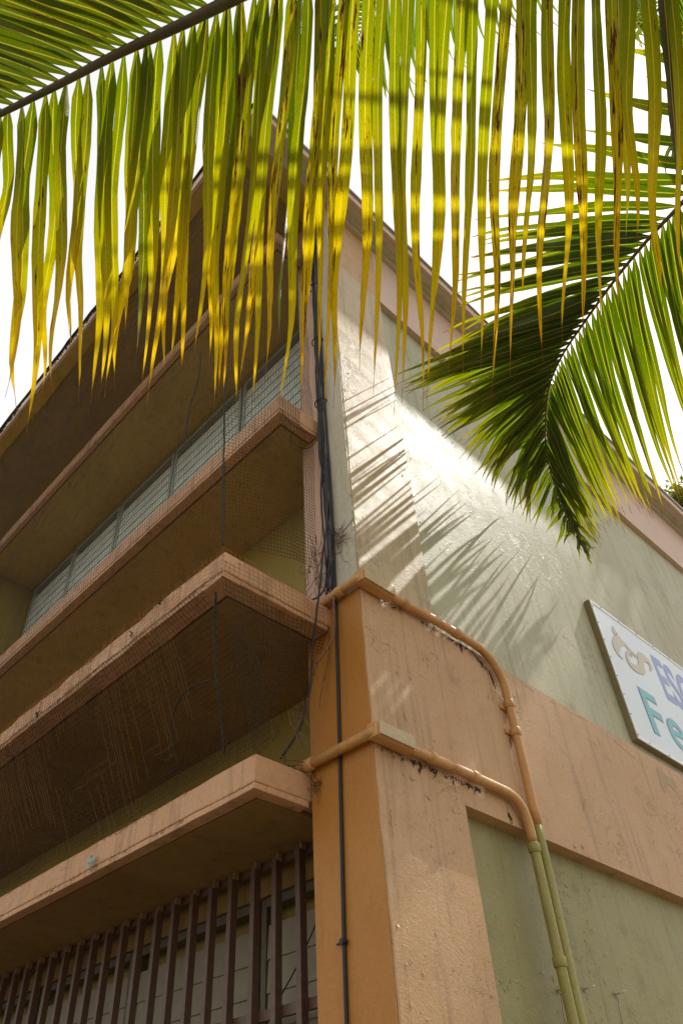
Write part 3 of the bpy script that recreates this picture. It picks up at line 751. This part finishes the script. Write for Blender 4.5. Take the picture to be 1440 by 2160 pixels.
# twisted seam ropes
def rope(pts, r, parent=NET, nm='seam_rope', tw=30):
    P = smooth_path(pts, 14); mb = MB()
    for s in range(3):
        q = []
        for i, p in enumerate(P):
            a = s*2.094+i*tw*.02; q.append(p+NL+Vector((math.cos(a), math.sin(a), 0))*r*.8 + mnoise.noise_vector(p*30)*r*.6)
        mb.tube(q, [r*.55*(.7+.8*abs(mnoise.noise(p*45+Vector((s, 0, 0))))) for p in q], 5)
    rr = random.Random(int(r*1e5))
    for p in P[::2]:       # frayed hairs
        d = Vector([rr.gauss(0, 1) for _ in range(3)]).normalized()*rr.uniform(.006, .016); mb.tube([p+NL, p+NL+d], .0007, 3, False)
    return mb.build(nm, m_rope, parent)
zz = [3.87, 4.3, 4.83, 5.2, 6., 7., 8.09]
rope([Vector((nx(z)-.006, .195, z)) for z in zz], .0045)
rope([onX(425, 742, -.78), onX(418, 800, -.78), onX(400, 860, -.78), onX(388, 935, -.775)], .004)
rope([onX(455, 1250, -.64), onX(452, 1330, -.58), onX(458, 1440, -.50), onX(468, 1530, -.42), onX(474, 1592, -.36)], .0055)
rope([onX(444, 1435, -.50), onX(420, 1442, -.50), onX(388, 1462, -.49), onX(364, 1510, -.46), onX(360, 1555, -.43), onX(372, 1600, -.38), onX(382, 1622, -.34)], .0034)
rope([onX(592, 862, -.33), onX(610, 890, -.27), onX(640, 910, -.18), onX(668, 925, -.08), onX(650, 945, -.12), onX(625, 940, -.18), onX(612, 925, -.22), onX(620, 908, -.2)], .002)
rope([onX(460, 1410, -.52), onX(485, 1425, -.47), onX(487, 1395, -.47), onX(478, 1372, -.50)], .0011)

# loose chips and threads along the worn ledge edges
def chips(name, x, y0, y1, zt, n, seed, smax=.010):
    rr = random.Random(seed); mb = MB()
    for _ in range(n):
        y = rr.uniform(y0, y1)
        if mnoise.noise(Vector((y*2.3, seed, 0))) < -.1: continue
        c = Vector((x+rr.uniform(-.003, .003), y, zt+rr.gauss(0, .004))); q = rr.uniform(.002, smax)
        mb.add([c+Vector((-.001, -q, 0)), c+Vector((-.001, q, rr.uniform(-.002, .002))), c+Vector((rr.uniform(-.004, .002), rr.uniform(-q, q), -q*rr.uniform(.5, 1.6))), c+Vector((.003, 0, q*.4))], [(0, 1, 2), (0, 3, 1), (1, 3, 2), (2, 3, 0)])
    return mb.build(name, m_chip, B)
m_chip = simple('flaked ledge paint', (.22, .10, .04), (.50, .30, .16), .7, 70)
for a in ((-.656, .21, 5.6, 3.742, 420, 1), (-.656, .21, 5.6, 3.842, 300, 2), (-.31, .38, 5.6, 2.932, 220, 3), (-.31, .38, 5.6, 3.046, 160, 4), (-.645, .21, 5.6, 3.716, 300, 5)):
    stuff(chips('edge_chips', *a))
# rag and litter on the ledges
rp = onX(195, 1830, -.32)
mb = MB(); rr = random.Random(2); V = []
for i in range(6):
    for j in range(5):
        V.append(Vector((-.012+.012*math.sin(i*2+j), (i-2.5)*.009*(1-.1*j)+.006*math.sin(j*3), -j*.016+.012*math.cos(i*1.7))))
mb.add(V, [(i*5+j, (i+1)*5+j, (i+1)*5+j+1, i*5+j+1) for i in range(5) for j in range(4)])
o = mb.build('rag', m_rag); o.location = (rp.x, rp.y, rp.z+.05); tag(o, 'faded pale blue scrap of cloth caught on the lowest ledge edge', 'rag')
for k, (px, py) in enumerate(((278, 1338), (82, 1508), (342, 1265), (18, 1590))):
    p = onX(px, py, -.672); rr = random.Random(k); mb = MB()
    for _ in range(7):
        c = Vector((rr.uniform(-.01, 0), rr.uniform(-.014, .014), rr.uniform(-.02, .02)))
        mb.add([c+Vector((rr.uniform(-1, 1), rr.uniform(-1, 1), rr.uniform(-1, 1)))*.012 for _ in range(4)], [(0, 1, 2), (0, 2, 3), (0, 3, 1), (1, 2, 3)])
    o = mb.build('net_hook', m_soot); o.location = p
    tag(o, ('rusty black hook clump on the middle ledge face, third from the left', 'rusty black hook clump on the middle ledge face, second from the left', 'small rusty hook on top of the middle ledge nearest its corner', 'rusty hook clump at the left edge of the middle ledge face')[k], 'hook', 'rusty net hooks')

# ------------------------------------------------------------------ palms
def leaf_geo(a, c, b, W, seed, segs=18, rise=.09, texp=1.45, fold=.32, rot0=0., wav=.5, face=None, sway=.006, hair=True, prof=.38):
    rr = random.Random(seed)
    P = bez(a, c, b, segs); L = sum((P[i+1]-P[i]).length for i in range(segs))
    ph = rr.uniform(0, 6.3); fq = rr.uniform(5, 11); ph2 = rr.uniform(0, 6.3)
    V = []; UV = []; F = []
    for i, p in enumerate(P):
        t = i/segs
        d = (P[min(i+1, segs)]-P[max(i-1, 0)]).normalized()
        n = ((face if face is not None else (CAM-p).normalized()))
        n = (n-d*n.dot(d)).normalized(); s = d.cross(n).normalized()
        ang = rot0 + wav*math.sin(t*fq+ph)*(.3+.7*t) + rr.uniform(-.08, .08)
        s, n = s*math.cos(ang)+n*math.sin(ang), n*math.cos(ang)-s*math.sin(ang)
        wv = min(1, .16+.84*(t/rise)) * (1-max(0, (t-prof)/(1.0-prof))**texp)
        wv *= 1+.10*math.sin(t*23+ph2)*wav*1.2+rr.uniform(-.05, .05)
        if hair and t > .94: wv = .035
        w_ = max(W*wv*.5, .0006)
        q = p + s*sway*math.sin(t*fq*1.1+ph2)*(.25+.75*t) + n*sway*.8*math.sin(t*fq*1.2+ph)*t
        f = fold*(1-.5*t)
        for k, x in enumerate((-1, -.5, 0, .5, 1)):
            V.append(q + s*x*w_ + n*(f*w_*(1-abs(x))) + n*(w_*.05*math.sin(t*31+x*3+ph)))
            UV.append((.5+x*.5, t))
    for i in range(segs):
        for k in range(4):
            F.append((i*5+k, i*5+k+1, (i+1)*5+k+1, (i+1)*5+k))
    return V, F, UV
def add_leaf(parent, off, mat, *a, **k):
    V, F, UV = leaf_geo(*a, **k); base = Vector(a[0])
    o = mesh_obj('leaflet', [v-base for v in V], F, mat, parent, UV, True)
    o.location = base+off; return o
def poly(P, t):
    """P: list of (t, value) with value a tuple"""
    for (t0, a), (t1, b) in zip(P[:-1], P[1:]):
        if t <= t1:
            q = (t-t0)/(t1-t0); return tuple(lerp(x, y, q) for x, y in zip(a, b))
    return P[-1][1]
CROWN = at(1980, -420, 3.6)
PT = thing('palm_tree', 'coconut palm with a yellowing frond across the top and a greener one drooping at right', 'palm tree', (CROWN.x, CROWN.y, 0))
POFF = -Vector((CROWN.x, CROWN.y, 0))
mb = MB(); n = 30
mb.tube([Vector((CROWN.x+.5*math.sin((1-i/n)*1.2), CROWN.y-.3*(1-i/n)**2, CROWN.z*i/n)) + POFF for i in range(n+1)], [(.17-.05*i/n)*(1+.05*(i % 2)) for i in range(n+1)], 16)
mb.build('trunk', m_bark, PT, smooth=True)

# --- near frond
RA = [(-120, 300, 1.90), (0, 240, 1.92), (125, 177, 1.94), (250, 112, 1.97), (370, 57, 1.99), (480, 3, 2.02), (600, -55, 2.06), (800, -125, 2.12), (1000, -180, 2.2), (1200, -225, 2.3), (1400, -265, 2.45), (1650, -330, 2.8), (1980, -420, 3.6)]
PAx = smooth_path([at(*p) for p in RA], 8)
nA = len(PAx)
mb = MB(); mb.tube([p+POFF for p in PAx], [lerp(.0055, .030, (i/(nA-1))**1.25) for i in range(nA)], 8)
FA = mb.build('frond', m_rach, PT, smooth=True)
FA['label'] = 'large yellowing frond hanging across the top of the view'
def rachA(px):      # point on the axis by its picture column at build time
    for a, b in zip(RA[:-1], RA[1:]):
        if px <= b[0]:
            t = (px-a[0])/(b[0]-a[0]); return at(lerp(a[0], b[0], t), lerp(a[1], b[1], t), lerp(a[2], b[2], t))
    return at(*RA[-1])
rA = random.Random(21)
# columns where leaflets cross, and how they lean
xs = [-22, 0, 20, 44, 68, 94, 115, 140, 165, 186, 212, 236, 260, 286, 311, 339, 365, 388, 411, 435, 457, 484, 512, 540, 566, 592, 620, 650, 676, 702, 730, 757, 784, 810, 838, 862, 892, 918, 948, 978, 1010, 1044, 1078, 1104, 1132, 1162, 1195, 1225, 1255, 1290, 1325, 1360, 1400, 1440, 1480]
tipP = [(-30, (-95, 800)), (0, (-50, 830)), (60, (28, 870)), (94, (50, 890)), (140, (110, 850)), (186, (165, 850)), (260, (228, 850)), (311, (262, 835)), (339, (300, 860)), (388, (345, 850)), (435, (375, 800)), (484, (448, 900)), (540, (470, 830)),
        (592, (525, 900)), (650, (590, 880)), (702, (662, 850)), (757, (700, 860)), (784, (765, 865)), (838, (830, 870)), (892, (885, 850)), (948, (925, 800)), (1010, (980, 820)), (1078, (1045, 830)), (1132, (1095, 780)), (1195, (1190, 760)),
        (1255, (1270, 720)), (1325, (1345, 660)), (1400, (1440, 610)), (1480, (1540, 560))]
for i, bx in enumerate(xs):
    # above the picture the axis runs further right: leaflet base shifts left along it
    base = rachA(bx)
    tx, ty = poly(tipP, bx)
    tx += rA.uniform(-6, 6); ty += rA.uniform(-50, 30)
    if bx > 540: ty = ty - 0; 
    d = (base-CAM).length
    tip = at(tx, ty, d*rA.uniform(.90, .99))
    if i % 6 == 2: tip = at(tx+rA.uniform(-15, 15), ty-rA.uniform(60, 150), d*.93)
    c = lerp(base, tip, .45) + (at(bx*.25+tx*.75, lerp(-150, ty, .5), d)-lerp(base, tip, .5))*.0 + Vector((0, 0, .03)) + R_*rA.uniform(-.02, .02)
    W = (rA.uniform(.024, .031) if bx < 560 else rA.uniform(.024, .030) if bx < 850 else rA.uniform(.022, .028))*(d/2.0)
    o = add_leaf(FA, POFF, m_leafA, base, c, tip, W, 100+i, segs=22, rot0=rA.uniform(-.55, .55), wav=rA.uniform(.25, .6), fold=rA.uniform(.15, .4), sway=.010, prof=.50, texp=1.35)
# a few second-layer leaflets partly behind
for i, bx in enumerate((300, 425, 470, 500, 548, 575, 633, 690, 1290, 1380)):
    base = rachA(bx+6); tx, ty = poly(tipP, bx); d = (base-CAM).length*1.015
    tip = at(tx+rA.uniform(-35, 35), ty-rA.uniform(30, 230), d*1.0)
    add_leaf(FA, POFF, m_leafA if i % 3 else (m_leafshade if bx > 1000 else m_leafU), base, lerp(base, tip, .5)+R_*rA.uniform(-.03, .03), tip, rA.uniform(.028, .038), 300+i, segs=18, rot0=rA.uniform(-1, 1), wav=.6)
# upper side leaflets sweeping to the left
for i in range(30):
    bx = -40+i*24.5
    base = rachA(bx); by = RA[1][1]-.5*bx
    d = (base-CAM).length
    sl = lerp(.22, .40, i/29)
    Lp = 640
    tip = at(bx-Lp, 240-.5*bx-Lp*sl-rA.uniform(-20, 20), d*1.06)
    c = at(bx-Lp*.42, 240-.5*bx-Lp*(sl+.13)*.42-8, d*1.01)
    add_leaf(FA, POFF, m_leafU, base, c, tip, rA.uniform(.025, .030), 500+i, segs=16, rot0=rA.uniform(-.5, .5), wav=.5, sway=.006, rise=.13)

# --- second frond, drooping against the wall
def dY(px, py, Y): return (onY(px, py, Y)-CAM).length
MB2 = [(1700, 60, 3.75), (1600, 210, 3.95), (1500, 350, 4.2), (1440, 425, 4.35), (1370, 500, 4.55), (1300, 585, 4.78), (1235, 675, 5.05), (1185, 750, 5.3),
       (1158, 815, 5.5), (1150, 880, 5.68), (1152, 950, 5.86), (1168, 1020, 6.02), (1198, 1095, 6.2), (1238, 1165, 6.36)]
P2 = smooth_path([CROWN]+[at(*p) for p in MB2], 8); n2 = len(P2)
mb = MB(); mb.tube([p+POFF for p in P2], [lerp(.020, .0028, min(1, (i/(n2-1)*1.05)**.55)) for i in range(n2)], 7)
FB = mb.build('frond', m_rach2, PT, smooth=True); FB['label'] = 'green frond drooping against the building wall'
m2i = [(i/(len(MB2)-1), p) for i, p in enumerate(MB2)]
left2 = [(0, (1330, 10, 3.9)), (.077, (1290, 140, 4.1)), (.154, (1150, 300, 4.3)), (.20, (1000, 380, 4.6)), (.25, (1010, 470, 4.9)), (.31, (990, 545, 5.2)), (.37, (955, 660, dY(955, 660, -.50))), (.43, (900, 775, dY(900, 775, -.22))), (.50, (868, 830, dY(868, 830, -.07))),
         (.56, (930, 915, dY(930, 915, -.02))), (.62, (985, 965, dY(985, 965, -.01))), (.69, (1040, 1030, dY(1040, 1030, -.01))), (.77, (1095, 1080, dY(1095, 1080, -.01))), (.85, (1140, 1110, dY(1140, 1110, -.02))), (.93, (1195, 1150, dY(1195, 1150, -.03))), (1, (1238, 1172, dY(1238, 1172, -.04)))]
right2 = [(0, (1980, 420, 4.0)), (.154, (1700, 760, 4.4)), (.23, (1570, 880, 4.7)), (.31, (1500, 965, 5.0)), (.385, (1425, 1050, 5.3)), (.46, (1375, 1085, 5.6)), (.54, (1325, 1110, 5.8)), (.62, (1290, 1115, dY(1290, 1115, -.32))), (.70, (1262, 1125, dY(1262, 1125, -.25))), (.80, (1250, 1140, dY(1250, 1140, -.18))), (.9, (1245, 1165, dY(1245, 1165, -.1))), (1, (1242, 1175, dY(1242, 1175, -.05)))]
NL2 = 78; r2 = random.Random(5)
for i in range(NL2):
    t = (i+.5)/NL2; t = t**.92
    bx, by, bd = poly(m2i, t); base = at(bx, by, bd)
    ax = (at(*poly(m2i, min(1, t+.03)))-base).normalized()
    for side, tp in ((0, left2), (1, right2)):
        tx, ty, td = poly(tp, t)
        if side == 0 and t < .27 and i % 2: continue
        tx += r2.uniform(-26, 26); ty += r2.uniform(-26, 26)
        if side == 0 and i % 9 == 4: tx = lerp(tx, bx, .25); ty = lerp(ty, by, .2)
        tip = at(tx, ty, td+r2.uniform(-.12, .04))
        if tip.y > .03: tip.y = r2.uniform(-.02, .03)
        Ld = (tip-base).length
        c = lerp(base, tip, .45) + Vector((0, 0, .16 if side == 0 else .12))*min(Ld, 1.1) + ax*.05
        W = (r2.uniform(.050, .062) if side == 0 else r2.uniform(.043, .056))*lerp(1, .5, max(0, t-.55)/.45)
        vecf = Vector((0, 0, 1)) if r2.random() < .3 else None
        if side == 0 and .40 < t < .80:      # leaflets brushing the wall
            tq = at(tx+r2.uniform(-45, 30), ty+r2.uniform(-40, 30), td); tq.y = r2.uniform(-.05, .02)
            add_leaf(FB, POFF, m_leafD, base, lerp(base, tq, .5)+Vector((0, .10, .14)), tq, W, 5000+i, segs=12, rot0=r2.uniform(-.6, .6), wav=.3, sway=.01, fold=.3)
        if side == 0 and .30 < t < .62 and i % 2:      # crowded second row
            add_leaf(FB, POFF, m_leafD, base, c+Vector((0, .02, -.06)), tip+Vector((r2.uniform(-.04, .04), -.03, r2.uniform(-.12, .05))), W, 3000+i, segs=12, rot0=r2.uniform(-.3, .6), wav=.3, sway=.008, fold=.3)
        add_leaf(FB, POFF, m_leafB, base, c, tip, W, 1000+i*2+side, segs=14, rot0=(.5 if side == 0 else -.35)+r2.uniform(-.4, .4), wav=.3, sway=.008, fold=.4)

# --- further fronds of the same crown (leaflets too small to pick apart: joined)
def far_frond(path, Lw, n, seed, droop=.9, mat=m_leafC, W=.032, label=None, lean=Vector((0, 0, 0)), parent=PT, off=POFF, both=True):
    P = smooth_path(path, 8); m = len(P); mb = MB(); mb.tube([p+off for p in P], [lerp(.022, .004, i/(m-1)) for i in range(m)], 6)
    fr = mb.build('frond', m_rach, parent, smooth=True)
    if label: fr['label'] = label
    rr = random.Random(seed); lv = MB()
    for i in range(n):
        t = .12+.88*(i+.5)/n; k = min(int(t*(m-1)), m-2); p = lerp(P[k], P[k+1], t*(m-1)-k); ax = (P[k+1]-P[k]).normalized()
        sd = ax.cross(Vector((0, 0, 1))).normalized()
        for s in (-1, 1) if both else (1,):
            L = Lw*(math.sin(math.pi*min(1, .18+t*.80))**.7)*rr.uniform(.85, 1.1)
            out = (sd*s*.75+ax*.55).normalized()
            tip = p + out*L*(.62-.25*droop) + Vector((0, 0, -L*.75*droop)) + lean*L + Vector([rr.gauss(0, .04) for _ in range(3)])
            c = p + out*L*.45 + Vector((0, 0, -.02*L))
            V, F, UV = leaf_geo(p+off, c+off, tip+off, W, rr.randint(0, 99999), segs=8, rot0=rr.uniform(-.6, .6), wav=.2, face=Vector((0, 0, 1)) if rr.random() < .4 else (CAM-p).normalized())
            lv.add(V, F, UV)
    o = lv.build('leaflets', mat, fr, True, True); o['kind'] = 'stuff'
    return fr
far_frond([CROWN, CROWN+Vector((-.2, -.9, .8)), CROWN+Vector((-.5, -2.2, .8)), CROWN+Vector((-.8, -3.3, -.2))], 1.0, 44, 34, 1.)
far_frond([CROWN, CROWN+Vector((.5, -.9, .8)), CROWN+Vector((1.3, -2.2, .8)), CROWN+Vector((1.9, -3.3, -.2))], 1.0, 44, 35, 1.)
CR2 = at(1560, -420, 9.5)
P2T = thing('palm_tree', 'tall palm farther away whose thin green leaflets show behind the near frond', 'palm tree', (CR2.x, CR2.y, 0))
O2 = -Vector((CR2.x, CR2.y, 0))
mb = MB(); mb.tube([Vector((CR2.x+.3*math.sin((1-i/30)*1.2), CR2.y-.2*(1-i/30)**2, CR2.z*i/30))+O2 for i in range(31)], [(.15-.05*i/30)*(1+.05*(i % 2)) for i in range(31)], 12)
mb.build('trunk', m_bark, P2T, smooth=True)
far_frond([CR2, at(1330, -330, 9.0), at(1120, -230, 8.7), at(940, -110, 8.4), at(800, 10, 8.2), at(738, 110, 8.1)], 1.9, 62, 31, 1., parent=P2T, off=O2, W=.036)
far_frond([CR2, at(1480, -200, 8.6), at(1420, -60, 8.2), at(1370, 60, 8.0)], 1.7, 40, 36, 1., parent=P2T, off=O2, W=.036)
far_frond([CR2, at(1720, -120, 7.2), at(1590, 90, 6.6), at(1500, 250, 6.4), at(1450, 330, 6.3)], 1.3, 46, 41, .7, m_leafD, parent=P2T, off=O2, W=.034)
far_frond([CR2, at(1760, 60, 6.9), at(1620, 200, 6.6), at(1530, 330, 6.4)], 1.25, 40, 43, .55, m_leafD, parent=P2T, off=O2, W=.034)
far_frond([CR2, CR2+Vector((1.0, -1.4, .8)), CR2+Vector((2.2, -2.6, .7)), CR2+Vector((3.0, -3.6, -.6))], 1.7, 50, 37, 1., parent=P2T, off=O2)

# ------------------------------------------------------------------ trees beyond
def leafy_tree(name, label, crown, rad, trunk_xy, nclump, nleaf, seed, ls=.09, squash=.8, density_fn=None):
    T = thing(name, label, 'tree', (trunk_xy[0], trunk_xy[1], 0)); off = -Vector((trunk_xy[0], trunk_xy[1], 0))
    rr = random.Random(seed); c = Vector(crown)
    mb = MB(); base = Vector((trunk_xy[0], trunk_xy[1], 0))
    fork = lerp(base, c, .72); mb.tube([p+off for p in smooth_path([base, lerp(base, fork, .5)+Vector((.15, -.1, 0)), fork], 6)], [lerp(.26, .16, i/12) for i in range(13)], 12)
    mb.build('trunk', m_bark, T, smooth=True)
    cl = []
    lm = MB()
    for k in range(nclump):
        d = Vector([rr.gauss(0, 1) for _ in range(3)]).normalized()*rr.uniform(.35, 1)**.6
        p = c+Vector((d.x*rad, d.y*rad, d.z*rad*squash)); cl.append((p, rad*rr.uniform(.16, .30)))
        mid = lerp(fork, p, .5)+Vector((0, 0, .1*rad)); lm.tube([q+off for q in bez(fork, mid, p, 5)], [.09, .07, .05, .035, .022, .01], 5)
    lm.build('limbs', m_bark, T, smooth=True)
    lv = MB()
    for k in range(nleaf):
        p, r_ = cl[k % len(cl)]; q = p+Vector([rr.gauss(0, .55) for _ in range(3)])*r_
        a = Vector([rr.gauss(0, 1) for _ in range(3)]).normalized(); b = a.cross(Vector([rr.gauss(0, 1) for _ in range(3)])).normalized()
        s = ls*rr.uniform(.6, 1.3); q += off
        lv.add([q-a*s, q+b*s*.42+a*s*.1, q+a*s, q-b*s*.42+a*s*.1], [(0, 1, 2, 3)], [(.5, 0), (.9, .4), (.5, .9), (.1, .4)])
    stuff(lv.build('crown', m_tree, T, False, True))
    return T
HH = Vector((.1535, .988, 0)); VV = SUN.cross(HH); VV = VV if VV.z > 0 else -VV
tc_ = SUN*24 + HH*(-.1) + VV*(-.5)
leafy_tree('shade_tree', 'tall leafy tree standing beyond the right edge that shades the wall', tc_, 1.8, (tc_.x+.6, -2.2), 48, 3000, 3, .16, .95)
bt = at(1490, 1105, 17.5)
leafy_tree('roof_tree', 'small green tree crown showing above the roof edge at lower right', bt, 1.05, (bt.x+.5, bt.y+.2), 26, 5200, 9, .085, .9)
